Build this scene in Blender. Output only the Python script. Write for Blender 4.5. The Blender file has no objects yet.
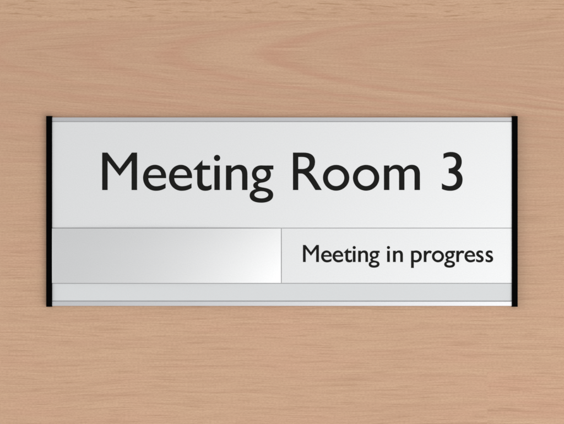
import bpy, bmesh, math
from mathutils import Vector
from mathutils.geometry import tessellate_polygon

# One photo pixel is half a millimetre at the sign.  X right, Z up, the door face at y = 0, viewer at -Y.
MM = 0.001
U = 0.0005
CX, CY, ZC = 282.0, 212.0, 1.5
def P(u, v, d=0.0):                    # d = metres out from the door face
    if d > .001: d -= .0012            # the sign is slim and sits close to the door
    return Vector(((u - CX) * U, -d, ZC + (CY - v) * U))

sc = bpy.context.scene
col = sc.collection

# ------------------------------------------------------------------ node helper
class N:
    def __init__(s, name):
        s.m = bpy.data.materials.new(name); s.m.use_nodes = True
        s.t = s.m.node_tree; s.t.nodes.clear()
        s.out = s.t.nodes.new('ShaderNodeOutputMaterial')
        s.b = s.t.nodes.new('ShaderNodeBsdfPrincipled')
        s.t.links.new(s.b.outputs[0], s.out.inputs[0])
    def new(s, k): return s.t.nodes.new(k)
    def link(s, a, i):
        if isinstance(a, (int, float, tuple)): i.default_value = a
        else: s.t.links.new(a, i)
    def math(s, op, a, b=0.0, c=None, clamp=False):
        n = s.new('ShaderNodeMath'); n.operation = op; n.use_clamp = clamp
        s.link(a, n.inputs[0]); s.link(b, n.inputs[1])
        if c is not None: s.link(c, n.inputs[2])
        return n.outputs[0]
    def ramp(s, x, a, b, lo=0.0, hi=1.0):
        n = s.new('ShaderNodeMapRange'); n.interpolation_type = 'SMOOTHSTEP'
        s.link(x, n.inputs[0]); n.inputs[1].default_value = a; n.inputs[2].default_value = b
        n.inputs[3].default_value = lo; n.inputs[4].default_value = hi
        return n.outputs[0]
    def vec(s, x, y, z=0.0):
        n = s.new('ShaderNodeCombineXYZ')
        s.link(x, n.inputs[0]); s.link(y, n.inputs[1]); s.link(z, n.inputs[2])
        return n.outputs[0]
    def noise(s, v, detail=3, rough=.55, dist=0.0):
        n = s.new('ShaderNodeTexNoise'); n.inputs['Scale'].default_value = 1
        s.link(v, n.inputs['Vector'])
        n.inputs['Detail'].default_value = detail; n.inputs['Roughness'].default_value = rough
        n.inputs['Distortion'].default_value = dist
        return n.outputs['Fac']
    def mix(s, f, a, b, mode='MIX'):
        n = s.new('ShaderNodeMix'); n.data_type = 'RGBA'; n.blend_type = mode
        s.link(f, n.inputs[0])
        for q, i in ((a, 6), (b, 7)):
            if isinstance(q, tuple): n.inputs[i].default_value = (*q[:3], 1)
            else: s.t.links.new(q, n.inputs[i])
        return n.outputs[2]
    def uv(s):                          # object-space coordinates in half-millimetres
        tc = s.new('ShaderNodeTexCoord'); sp = s.new('ShaderNodeSeparateXYZ')
        s.t.links.new(tc.outputs['Object'], sp.inputs[0])
        u = s.math('MULTIPLY_ADD', sp.outputs[0], 1 / U, CX)
        v = s.math('MULTIPLY_ADD', sp.outputs[2], -1 / U, CY + ZC / U)
        return u, v
    def bump(s, h, strength, dist):
        n = s.new('ShaderNodeBump'); n.inputs['Strength'].default_value = strength
        n.inputs['Distance'].default_value = dist
        s.t.links.new(h, n.inputs['Height']); s.t.links.new(n.outputs[0], s.b.inputs['Normal'])

def lin(r, g, b):
    f = lambda c: (c / 255 / 12.92) if c <= 10 else ((c / 255 + .055) / 1.055) ** 2.4
    return (f(r), f(g), f(b))

# ------------------------------------------------------------------ beech veneer
def wood():
    n = N('beech_veneer'); u, v = n.uv()
    # block mask: the small joint in the veneer, low on the right; and the plank line near the top
    blk = n.math('MULTIPLY', n.ramp(u, 487.6, 488.4), n.ramp(v, 372, 374))
    topw = n.math('ADD', v, n.math('MULTIPLY', n.math('SUBTRACT', n.noise(n.vec(n.math('DIVIDE', u, 90), 4.2)), .5), 1.5))
    top = n.ramp(topw, 21.5, 19.0)
    off = n.math('ADD', n.math('MULTIPLY', blk, 1.4), n.math('MULTIPLY', top, 91.7))
    # slow waviness of the grain
    D = lambda x, k: n.math('DIVIDE', x, k)
    wv = n.math('SUBTRACT', n.noise(n.vec(D(u, 210), D(v, 70), off), 1), .5)
    wv2 = n.math('SUBTRACT', n.noise(n.vec(D(u, 55), D(v, 12), off), 2), .5)
    vw = n.math('ADD', v, n.math('ADD', n.math('MULTIPLY', wv, 16), n.math('MULTIPLY', wv2, 2.2)))
    # cathedral: nested parabolas opening to the right, in the upper board
    dv = n.math('SUBTRACT', n.math('ADD', v, n.math('MULTIPLY', wv2, 5)), n.math('MULTIPLY_ADD', u, .012, 50.5))
    par = D(n.math('MULTIPLY', dv, dv), 9.5)
    t = n.math('ADD', n.math('SUBTRACT', u, par), n.math('MULTIPLY', wv, 40))
    def ring(c, w_in, w_out):            # sharp inside edge, fading outward
        return n.math('MULTIPLY', n.ramp(t, c - w_out, c), n.ramp(t, c + w_in, c))
    rings = [(92, 22, 44, .5), (176, 18, 34, .75), (270, 30, 20, .8), (345, 24, 26, .4), (430, 20, 50, .35), (-10, 14, 50, .5), (-120, 30, 90, .5), (-290, 30, 110, .45), (-560, 50, 160, .5)]
    arcs = 0.0
    for c, wi, wo, k in rings:
        arcs = n.math('MAXIMUM', arcs, n.math('MULTIPLY', ring(c, wi, wo), k))
    arcs = n.math('MULTIPLY', arcs, n.ramp(n.noise(n.vec(D(u, 80), D(v, 9), 3.1), 3), .25, .58, .55, 1))
    ntop = n.math('SUBTRACT', 1, top)
    reg = n.math('MULTIPLY', n.ramp(v, 190, 105), ntop)
    arcs = n.math('MULTIPLY', arcs, reg)
    lite = n.math('MULTIPLY', n.math('MULTIPLY', n.ramp(t, 200, 225), n.ramp(t, 275, 245)), reg)
    # in the cathedral the fine grain follows the rings, elsewhere it runs level
    gv = n.math('ADD', vw, n.math('MULTIPLY', D(u, -16), n.math('MULTIPLY', reg, n.ramp(dv, -6, 6, -1, 1))))
    st = n.noise(n.vec(D(u, 260), D(gv, 6.5), off), 4, .55)
    st2 = n.noise(n.vec(D(u, 120), D(gv, 2.1), n.math('ADD', off, 5)), 4, .6)
    st3 = n.noise(n.vec(D(u, 46), D(gv, .85), n.math('ADD', off, 9)), 3, .6)
    patch = n.noise(n.vec(D(u, 110), D(vw, 34), n.math('ADD', off, 11)), 2)
    base = n.mix(n.ramp(st, .36, .66), lin(207, 170, 139), lin(202, 163, 134))
    base = n.mix(n.math('MULTIPLY', n.ramp(patch, .42, .7), .5), base, lin(208, 164, 137))
    base = n.mix(n.math('MULTIPLY', lite, .55), base, lin(214, 178, 147))
    base = n.mix(n.math('MULTIPLY', arcs, .78), base, lin(199, 143, 119))
    base = n.mix(n.math('MULTIPLY', n.math('MULTIPLY', blk, n.ramp(n.noise(n.vec(D(u, 60), D(v, 8), 17.0), 3), .35, .7, 0, 1)), .34), base, lin(204, 153, 129))
    base = n.mix(n.math('MULTIPLY', top, .5), base, lin(207, 171, 139))
    seam = n.math('MULTIPLY', n.ramp(topw, 19.6, 20.6), n.ramp(topw, 22.5, 20.6))
    base = n.mix(n.math('MULTIPLY', seam, .22), base, lin(178, 138, 108))
    # the upper board is a touch browner than the wood lower down
    base = n.mix(n.math('MULTIPLY', n.ramp(v, 330, 90, 0, .34), n.math('MULTIPLY_ADD', top, -.6, 1)), base, lin(184, 148, 123))
    base = n.mix(n.ramp(st2, .50, .76, 0, .34), base, lin(176, 134, 105))
    base = n.mix(n.ramp(st2, .46, .26, 0, .34), base, lin(219, 184, 153))
    base = n.mix(n.ramp(st3, .50, .76, 0, .44), base, lin(162, 121, 92))
    base = n.mix(n.ramp(st3, .48, .24, 0, .26), base, lin(222, 187, 157))
    # beech flecks: short level dashes, most of them in the lower wood
    fl = n.noise(n.vec(D(u, 26), D(vw, .8), n.math('ADD', off, 21)), 2, .5)
    gate = n.ramp(n.noise(n.vec(D(u, 90), D(vw, 6), 31.0), 2), .38, .58, .3, 1)
    low = n.ramp(v, 180, 300, .45, 1)
    fk = n.math('MULTIPLY', n.math('MULTIPLY', n.ramp(fl, .54, .70), gate), low)
    base = n.mix(n.math('MULTIPLY', fk, .42), base, lin(160, 118, 88))
    # longer soft brown lines of the lower wood
    ln = n.noise(n.vec(D(u, 70), D(vw, 2.6), 71.0), 2, .5)
    base = n.mix(n.math('MULTIPLY', n.ramp(ln, .58, .72), n.math('MULTIPLY', low, .34)), base, lin(170, 128, 99))
    # wavy flecks of the uppermost board
    tf = n.noise(n.vec(D(u, 20), D(vw, 2.4), 61.0), 2.5, .55, .4)
    tf = n.math('MULTIPLY', n.ramp(tf, .55, .70), n.math('MULTIPLY', top, .52))
    base = n.mix(tf, base, lin(162, 122, 86))
    # pores and fine tooth
    po = n.noise(n.vec(D(u, 2.4), D(v, 1.0), 44.0), 2, .6)
    base = n.mix(n.ramp(po, .35, .7, 0, .30), base, lin(168, 128, 101))
    n.link(base, n.b.inputs['Base Color'])
    n.b.inputs['Roughness'].default_value = .62
    n.b.inputs['Specular IOR Level'].default_value = .25
    h = n.math('ADD', n.math('MULTIPLY', fl, .6), n.math('MULTIPLY', po, .5))
    n.bump(h, .25, .00008)
    return n.m

def metal(name, colr, rough, metallic=1.0, spec=.5, sp=.012):
    n = N(name); u, v = n.uv()
    g = n.noise(n.vec(n.math('DIVIDE', u, 1.1), n.math('DIVIDE', v, 1.1), 3.0), 3, .6)
    w = n.noise(n.vec(n.math('DIVIDE', u, 90), n.math('DIVIDE', v, 26), 8.0), 3, .5)
    c = n.mix(n.ramp(g, .3, .7), tuple(x * (1 - sp * 2) for x in colr), tuple(min(1, x * (1 + sp)) for x in colr))
    n.link(c, n.b.inputs['Base Color'])
    n.link(n.ramp(w, .3, .7, rough - .004, rough + .004), n.b.inputs['Roughness'])
    n.b.inputs['Metallic'].default_value = metallic
    n.b.inputs['Specular IOR Level'].default_value = spec
    n.bump(g, .06, .00003)
    return n.m

M_wood = wood()
M_alu = metal('satin_silver', (.815, .817, .819), .57)
M_slide = metal('satin_silver_slider', (.865, .865, .865), .385)
M_trim = metal('silver_edge', (.70, .70, .715), .42)
M_rail = metal('matt_silver', (.675, .685, .69), .7, 0.0, .2, .006)
M_back = metal('channel_grey', (.42, .42, .425), .6, 0.0, .2)
def plain(name, c, rough, spec):
    n = N(name); u, v = n.uv()
    g = n.noise(n.vec(n.math('DIVIDE', u, 1.5), n.math('DIVIDE', v, 1.5), 3.0), 3, .6)
    n.link(n.mix(g, tuple(x * .8 for x in c), tuple(x * 1.2 for x in c)), n.b.inputs['Base Color'])
    n.b.inputs['Roughness'].default_value = rough; n.b.inputs['Specular IOR Level'].default_value = spec
    n.bump(g, .05, .00003)
    return n.m
M_black = plain('black_plastic', (.0009, .0009, .001), .55, .015)
M_ink = plain('black_vinyl', (.0085, .0085, .0075), .6, .08)

# ------------------------------------------------------------------ meshes
def link(name, bm, mat, parent=None, smooth=False):
    me = bpy.data.meshes.new(name); bmesh.ops.recalc_face_normals(bm, faces=bm.faces)
    bm.to_mesh(me); bm.free(); me.materials.append(mat)
    if smooth:
        for p in me.polygons: p.use_smooth = True
    o = bpy.data.objects.new(name, me); col.objects.link(o)
    if parent:
        o.parent = parent; o.matrix_parent_inverse = parent.matrix_world.inverted()
    return o

def slab(u0, u1, v0, v1, d0, d1, bev=0.0, seg=2, vertical=False):
    bm = bmesh.new(); q = []
    for d in (d0, d1):
        q.append([bm.verts.new(P(a, b, d)) for a, b in ((u0, v0), (u1, v0), (u1, v1), (u0, v1))])
    bm.faces.new(q[0]); bm.faces.new(q[1][::-1])
    for i in range(4): bm.faces.new((q[0][i], q[0][(i + 1) % 4], q[1][(i + 1) % 4], q[1][i]))
    if bev:
        ed = [e for e in bm.edges if sum(v in q[1] for v in e.verts) == 2]
        bmesh.ops.bevel(bm, geom=ed, offset=bev, segments=seg, affect='EDGES', profile=.5)
    return bm

def extrude_profile(u0, u1, prof):      # prof: list of (v, d), closed; swept from u0 to u1
    bm = bmesh.new()
    a = [bm.verts.new(P(u0, v, d)) for v, d in prof]; b = [bm.verts.new(P(u1, v, d)) for v, d in prof]
    bm.faces.new(a); bm.faces.new(b[::-1]); k = len(prof)
    for i in range(k): bm.faces.new((a[i], a[(i + 1) % k], b[(i + 1) % k], b[i]))
    return bm

def bowed(u0, u1, v0, v1, d0, d1, sag, sagv, nu=48, nv=16, skew=0.0):
    """A pressed panel: its front face is slightly crowned."""
    bm = bmesh.new(); g = []
    for j in range(nv + 1):
        r = []
        for i in range(nu + 1):
            a, b = i / nu, j / nv; x, y = 2 * a - 1, 2 * b - 1
            d = d1 - sag * (x + skew) ** 2 - sagv * y * y
            edge = min(a * (u1 - u0), (1 - a) * (u1 - u0), b * (v1 - v0), (1 - b) * (v1 - v0))
            r.append(bm.verts.new(P(u0 + a * (u1 - u0), v0 + b * (v1 - v0), d)))
        g.append(r)
    for j in range(nv):
        for i in range(nu): 
            f = bm.faces.new((g[j][i], g[j][i + 1], g[j + 1][i + 1], g[j + 1][i])); f.smooth = True
    rim = g[0][:] + [g[j][nu] for j in range(1, nv + 1)] + g[nv][-2::-1] + [g[j][0] for j in range(nv - 1, 0, -1)]
    low = [bm.verts.new((v.co.x, P(0, 0, d0).y, v.co.z)) for v in rim]; k = len(rim)
    for i in range(k): bm.faces.new((rim[i], rim[(i + 1) % k], low[(i + 1) % k], low[i]))
    bm.faces.new(low)
    me_edges = [e for e in bm.edges if len(e.link_faces) == 2 and (e.link_faces[0].smooth != e.link_faces[1].smooth)]
    for e in me_edges: e.smooth = False
    return bm

# ------------------------------------------------------------------ lettering, humanist sans drawn as outlines
# path commands: (x,y) line | ('h',x,y) quarter curve leaving level | ('v',x,y) leaving upright | ('c',x1,y1,x2,y2,x,y)
K = .56
def flat(path, n=14):
    pts = [path[0]]
    for c in path[1:]:
        x0, y0 = pts[-1]
        if len(c) == 2: pts.append(c); continue
        if c[0] == 'h': x, y = c[1:]; c1 = (x0 + (x - x0) * K, y0); c2 = (x, y + (y0 - y) * K)
        elif c[0] == 'v': x, y = c[1:]; c1 = (x0, y0 + (y - y0) * K); c2 = (x + (x0 - x) * K, y)
        else: c1 = c[1:3]; c2 = c[3:5]; x, y = c[5:]
        for i in range(1, n + 1):
            t = i / n; s = 1 - t
            pts.append((s**3 * x0 + 3 * s * s * t * c1[0] + 3 * s * t * t * c2[0] + t**3 * x,
                        s**3 * y0 + 3 * s * s * t * c1[1] + 3 * s * t * t * c2[1] + t**3 * y))
    if math.dist(pts[0], pts[-1]) < 1e-6: pts.pop()
    return pts
def ell(cx, cy, rx, ry, n=56):
    return [(cx + rx * math.cos(2 * math.pi * i / n), cy + ry * math.sin(2 * math.pi * i / n)) for i in range(n)]
B, X = 190.0, 165.4                      # baseline, x-height
G = {}                                    # glyph -> (left reference, [separate shapes: [outer, hole...]])
G['M'] = (102.0, [[[(102, B), (102, 152.5), (107.2, 152.5), (119.5, 168.6), (131.7, 152.5), (136.9, 152.5), (136.9, B), (131.4, B), (131.4, 160.6), (119.5, 175.9), (107.4, 160.6), (107.4, B)]]])
G['e'] = (142.9, [[flat([(166.0, 178.1), (148.2, 178.1), ('v', 155.9, 186.2), ('c', 159.5, 186.2, 162.5, 185.2, 165.5, 183.3),
                         (165.5, 188.0), ('c', 162.4, 189.9, 159.4, 190.8, 155.5, 190.8), ('h', 142.9, 177.9), ('v', 154.8, 164.7), ('h', 166.0, 176.6), (166.0, 178.1)]),
                   flat([(148.3, 175.1), ('c', 148.7, 171.4, 151.2, 169.1, 154.8, 169.1), ('c', 158.5, 169.1, 160.9, 171.3, 161.0, 175.1)])]])
G['t'] = (193.1, [[flat([(193.0, 169.7), (202.4, 159.9), (202.4, X), (210.1, X), (210.1, 169.8), (202.4, 169.8), (202.4, 181.4), ('c', 202.4, 184.4, 203.8, 186.1, 206.6, 186.1),
                         ('c', 208.5, 186.1, 210.0, 185.3, 211.5, 184.2), (211.5, 188.9), ('c', 209.9, 190.1, 207.9, 190.8, 205.2, 190.8), ('c', 200.2, 190.8, 197.1, 188.0, 197.1, 182.2), (197.1, 169.8), (193.0, 169.8)])]])
G['i'] = (214.3, [[[(214.3, B), (214.3, X), (219.7, X), (219.7, B)]], [ell(217.0, 157.9, 3.15, 3.15, 28)]])
G['n'] = (225.9, [[flat([(225.9, B), (225.9, X), (231.4, X), (231.4, 168.4), ('c', 233.6, 166.0, 236.3, 164.7, 239.4, 164.7), ('c', 244.8, 164.7, 247.4, 168.2, 247.4, 174.3), (247.4, B),
                         (242.1, B), (242.1, 175.2), ('c', 242.1, 171.2, 240.6, 169.1, 237.6, 169.1), ('c', 235.2, 169.1, 233.2, 170.3, 231.4, 172.7), (231.4, B)])]])
G['g'] = (249.7, [[flat([(273.4, 165.4), (273.4, 169.4), (269.3, 169.4), ('c', 270.4, 170.9, 270.9, 172.3, 270.9, 174.0), ('c', 270.9, 179.4, 267.0, 182.0, 261.9, 182.6),
                         ('c', 259.4, 182.9, 258.0, 183.5, 258.0, 184.9), ('c', 258.0, 186.6, 260.3, 187.0, 263.8, 187.6), ('c', 269.6, 188.6, 273.2, 190.4, 273.2, 194.9),
                         ('c', 273.2, 200.0, 268.3, 202.7, 261.3, 202.7), ('c', 254.2, 202.7, 249.6, 200.2, 249.6, 195.6), ('c', 249.6, 192.4, 251.8, 190.0, 256.0, 189.0),
                         ('c', 254.1, 188.2, 253.2, 186.9, 253.2, 185.3), ('c', 253.2, 183.4, 254.8, 182.1, 257.1, 181.4), ('c', 253.7, 180.0, 251.9, 177.4, 251.9, 174.1),
                         ('c', 251.9, 169.0, 255.8, 165.2, 261.4, 165.3), ('c', 263.0, 165.35, 264.0, 165.4, 265.2, 165.4)]),
                   ell(261.4, 174.05, 5.0, 4.85, 40), ell(261.35, 194.75, 7.0, 3.6, 44)]])
G['R'] = (293.0, [[flat([(293, B), (293, 152.5), (303.8, 152.5), ('c', 311.2, 152.5, 315.1, 155.9, 315.1, 161.7), ('c', 315.1, 166.3, 312.9, 170.2, 308.9, 172.1),
                         ('c', 311.2, 173.6, 312.6, 175.3, 315.0, 178.9), ('c', 317.6, 182.9, 319.2, 185.8, 321.9, B), (315.5, B), ('c', 313.6, 187.2, 312.4, 185.0, 310.0, 181.6),
                         ('c', 305.4, 174.9, 303.8, 173.5, 300.8, 173.5), (298.3, 173.5), (298.3, B)]),
                   flat([(298.3, 168.9), (302.0, 168.9), ('c', 306.7, 168.9, 309.5, 166.8, 309.5, 162.7), ('c', 309.5, 158.8, 306.9, 156.9, 301.9, 156.9), (298.3, 156.9)])]])
G['o'] = (323.0, [[ell(336.2, 177.75, 13.2, 12.95), ell(336.15, 177.8, 8.2, 8.25)]])
G['m'] = (384.1, [[flat([(384.1, B), (384.1, X), (389.5, X), (389.5, 168.3), ('c', 391.3, 166.0, 393.6, 164.7, 396.5, 164.7), ('c', 399.9, 164.7, 402.4, 166.2, 403.8, 169.3),
                         ('c', 405.9, 166.3, 408.6, 164.7, 412.0, 164.7), ('c', 417.3, 164.7, 420.1, 168.2, 420.1, 173.9), (420.1, B), (414.7, B), (414.7, 174.6), ('c', 414.7, 171.0, 413.4, 168.9, 410.5, 168.9),
                         ('c', 408.3, 168.9, 406.5, 169.9, 404.6, 172.2), (404.6, B), (399.2, B), (399.2, 174.6), ('c', 399.2, 171.0, 397.9, 168.9, 395.0, 168.9), ('c', 392.9, 168.9, 391.2, 169.9, 389.5, 172.0), (389.5, B)])]])
G['3'] = (442.1, [[flat([(443.7, 153.7), ('c', 446.2, 152.5, 448.7, 151.9, 451.4, 151.9), ('c', 457.8, 151.9, 462.0, 155.6, 462.0, 161.5), ('c', 462.0, 165.4, 460.6, 168.5, 457.7, 170.5),
                         ('c', 461.0, 172.4, 462.8, 175.5, 462.8, 179.6), ('c', 462.8, 186.4, 458.0, 190.8, 450.6, 190.8), ('c', 447.4, 190.8, 444.6, 190.2, 442.1, 189.0), (442.1, 183.2),
                         ('c', 444.6, 185.1, 447.2, 186.0, 450.1, 186.0), ('c', 454.2, 186.0, 456.9, 183.6, 456.9, 179.6), ('c', 456.9, 175.2, 453.9, 173.2, 448.9, 173.2), (448.9, 168.3),
                         ('c', 453.5, 168.3, 456.3, 166.3, 456.3, 161.9), ('c', 456.3, 158.5, 454.1, 156.6, 450.6, 156.6), ('c', 448.0, 156.6, 445.8, 157.3, 443.7, 158.7)])]])
G['p'] = (0.0, [[flat([(0, 203.3), (0, X), (6.6, X), ('c', 8.6, 164.9, 9.6, 164.8, 11.0, 164.8), ('c', 18.6, 164.8, 23.5, 169.8, 23.5, 177.4), ('c', 23.5, 185.6, 18.5, 190.8, 11.2, 190.8), ('c', 9.0, 190.8, 7.2, 190.5, 5.4, 189.8), (5.4, 203.3)]),
                 flat([(5.4, 169.7), ('c', 6.7, 169.3, 7.8, 169.1, 9.4, 169.1), ('c', 14.8, 169.1, 18.0, 172.3, 18.0, 177.6), ('c', 18.0, 183.1, 14.9, 186.4, 9.8, 186.4), ('c', 8.2, 186.4, 6.9, 186.1, 5.4, 185.5)])]])
G['r'] = (0.0, [[flat([(0, B), (0, X), (5.4, X), (5.4, 169.6), ('c', 7.4, 166.4, 9.8, 164.8, 12.5, 164.8), ('c', 14.2, 164.8, 15.8, 165.4, 17.6, 166.7), (15.2, 171.3), ('c', 13.7, 170.3, 12.6, 169.9, 11.5, 169.9),
                       ('c', 8.2, 169.9, 5.4, 173.7, 5.4, 178.6), (5.4, B)])]])
G['s'] = (0.6, [[flat([(15.1, 166.3), (15.1, 171.3), ('c', 12.9, 169.8, 11.1, 169.0, 9.3, 169.0), ('c', 7.2, 169.0, 5.9, 169.9, 5.9, 171.3), ('c', 5.9, 172.9, 7.2, 173.9, 10.3, 175.4),
                       ('c', 14.9, 177.6, 16.9, 179.7, 16.9, 183.1), ('c', 16.9, 187.9, 13.4, 190.8, 8.0, 190.8), ('c', 5.1, 190.8, 2.8, 190.1, 0.6, 188.8), (0.6, 183.5),
                       ('c', 3.1, 185.5, 5.5, 186.5, 7.9, 186.5), ('c', 10.2, 186.5, 11.5, 185.5, 11.5, 183.8), ('c', 11.5, 182.2, 10.3, 181.0, 7.3, 179.6),
                       ('c', 2.8, 177.5, 0.9, 175.2, 0.9, 171.9), ('c', 0.9, 167.6, 4.1, 164.7, 8.9, 164.7), ('c', 11.1, 164.7, 13.0, 165.2, 15.1, 166.3)])]])

def grow(ring, e, hole):
    k = len(ring); ar = sum(ring[i][0] * ring[(i + 1) % k][1] - ring[(i + 1) % k][0] * ring[i][1] for i in range(k))
    sg = (1 if ar > 0 else -1) * (-1 if hole else 1); o = []
    for i in range(k):
        (ax, ay), (x, y), (bx, by) = ring[i - 1], ring[i], ring[(i + 1) % k]
        n1 = Vector((y - ay, ax - x)).normalized(); n2 = Vector((by - y, x - bx)).normalized()
        m = n1 + n2; m = m / max(.5, m.length_squared / 2)
        o.append((x + m.x * e * sg, y + m.y * e * sg))
    return o

def lettering(items, s, base, d0, d1, bold=0.0):
    """items: (glyph, left x). Thin cut-vinyl letters, solid with their own thickness."""
    bm = bmesh.new()
    for ch, left in items:
        ref, shapes = G[ch]
        for rings in shapes:
            rr = [[(left + (x - ref) * s, base + (y - B) * s) for x, y in r] for r in rings]
            if bold: rr = [grow(r, bold, q > 0) for q, r in enumerate(rr)]
            tri = tessellate_polygon([[Vector((x, -y, 0)) for x, y in r] for r in rr])
            fl_ = [p for r in rr for p in r]
            f = [bm.verts.new(P(x, y, d1)) for x, y in fl_]; b = [bm.verts.new(P(x, y, d0)) for x, y in fl_]
            for t in tri:
                bm.faces.new([f[i] for i in t]); bm.faces.new([b[i] for i in t][::-1])
            o = 0
            for r in rr:
                k = len(r)
                for i in range(k): bm.faces.new((f[o + i], f[o + (i + 1) % k], b[o + (i + 1) % k], b[o + i]))
                o += k
    return bm

# ------------------------------------------------------------------ door face (setting)
door = link('door', slab(-900, 1464, -900, 1324, -.040, 0.0, .0008), M_wood)
door['kind'] = 'structure'

# ------------------------------------------------------------------ the sign
sign = bpy.data.objects.new('door_sign', None); col.objects.link(sign)
sign.empty_display_size = .02
sign.location = P(282, 306.5, 0); bpy.context.view_layer.update()
sign['label'] = 'silver sliding meeting room sign with black end caps on the beech door'
sign['category'] = 'door sign'
F = .0035                                 # front of the panels, 3.5 mm off the door
L, R_ = 51.9, 512.1
link('back_plate', slab(L, R_, 118.5, 305.0, 0.0002, .0031), M_back, sign)
link('top_rail', extrude_profile(L, R_, [(117.0, .0004), (117.0, .0029), (117.35, .00325), (120.8, .0034), (121.05, .0033), (121.05, .0028), (118.0, .0028), (118.0, .0004)]), M_trim, sign)
link('bottom_rail', extrude_profile(L, R_, [(306.3, .0004), (306.3, .0029), (306.0, .00333), (301.9, .0034), (301.5, .0033), (301.5, .0028), (305.2, .0028), (305.2, .0004)]), M_trim, sign)
name = link('name_panel', bowed(L, R_, 121.9, 227.7, .0029, F, .00006, .00008, 60, 24), M_alu, sign)
name['label'] = 'large upper silver panel reading Meeting Room 3'
slider = link('slider', bowed(L, 280.9, 228.45, 283.0, .0029, F + .0018, .00125, .00030, 60, 20, .16), M_slide, sign)
slider['label'] = 'blank silver sliding cover at lower left'
stat = link('status_panel', bowed(281.7, R_, 228.45, 283.0, .0029, F - .00005, .00004, .00006, 40, 16), M_alu, sign)
stat['label'] = 'lower right silver panel reading Meeting in progress'
link('slide_channel', slab(L, R_, 283.8, 300.6, .0029, .0033, .00006), M_rail, sign)
for u0 in (46.0, 512.1):
    link('end_cap', slab(u0, u0 + 5.8, 115.9, 306.9, .0002, .0041, .00010, 3), M_black, sign)

big = [('M', 102.0), ('e', 142.9), ('e', 168.85), ('t', 193.1), ('i', 214.3), ('n', 225.9), ('g', 249.7), ('R', 293.0), ('o', 323.0), ('o', 353.0), ('m', 384.1), ('3', 442.1)]
link('lettering', lettering(big, 1.0, 190.0, F - .0003, F + .00008), M_ink, name)
small = [('M', 303.2), ('e', 321.3), ('e', 332.8), ('t', 343.9), ('i', 353.1), ('n', 358.4), ('g', 369.0), ('i', 387.4), ('n', 393.3), ('p', 411.4), ('r', 424.1), ('o', 432.3),
         ('g', 444.6), ('r', 456.7), ('e', 464.9), ('s', 476.5), ('s', 486.0)]
link('lettering', lettering(small, .447, 261.95, F - .0003, F + .00006, .14), M_ink, stat)

# ------------------------------------------------------------------ light: two softboxes and a dim even surround
def area(name, loc, target, sx, sy, power, c=(1, 1, 1)):
    l = bpy.data.lights.new(name, 'AREA'); l.shape = 'RECTANGLE'; l.size = sx; l.size_y = sy; l.energy = power; l.color = c
    o = bpy.data.objects.new(name, l); col.objects.link(o); o.location = loc
    o.rotation_euler = (Vector(target) - Vector(loc)).to_track_quat('-Z', 'Y').to_euler()
    return o
T = (0, 0, ZC)
area('softbox_lower_right', (.72, -1.12, ZC - .52), T, 1.3, 1.7, 12.8, (1, .995, .985))
area('softbox_upper_left', (-1.9, -.8, ZC + .4), T, 1.4, 1.4, 15, (.985, .99, 1))
w = bpy.data.worlds.new('World'); sc.world = w; w.use_nodes = True
bg = w.node_tree.nodes['Background']; bg.inputs[0].default_value = (.97, .985, 1, 1); bg.inputs[1].default_value = .56

# ------------------------------------------------------------------ camera
cam = bpy.data.cameras.new('camera'); co = bpy.data.objects.new('camera', cam); col.objects.link(co)
D = 1.0
co.location = (0, -F - D, ZC); co.rotation_euler = (math.radians(90), 0, 0)
cam.sensor_width = 36; cam.lens = 36 * D / (564 * U); cam.clip_start = .01; cam.clip_end = 100
sc.camera = co
sc.view_settings.view_transform = 'Standard'; sc.view_settings.look = 'None'
sc.view_settings.exposure = 0; sc.view_settings.gamma = 1
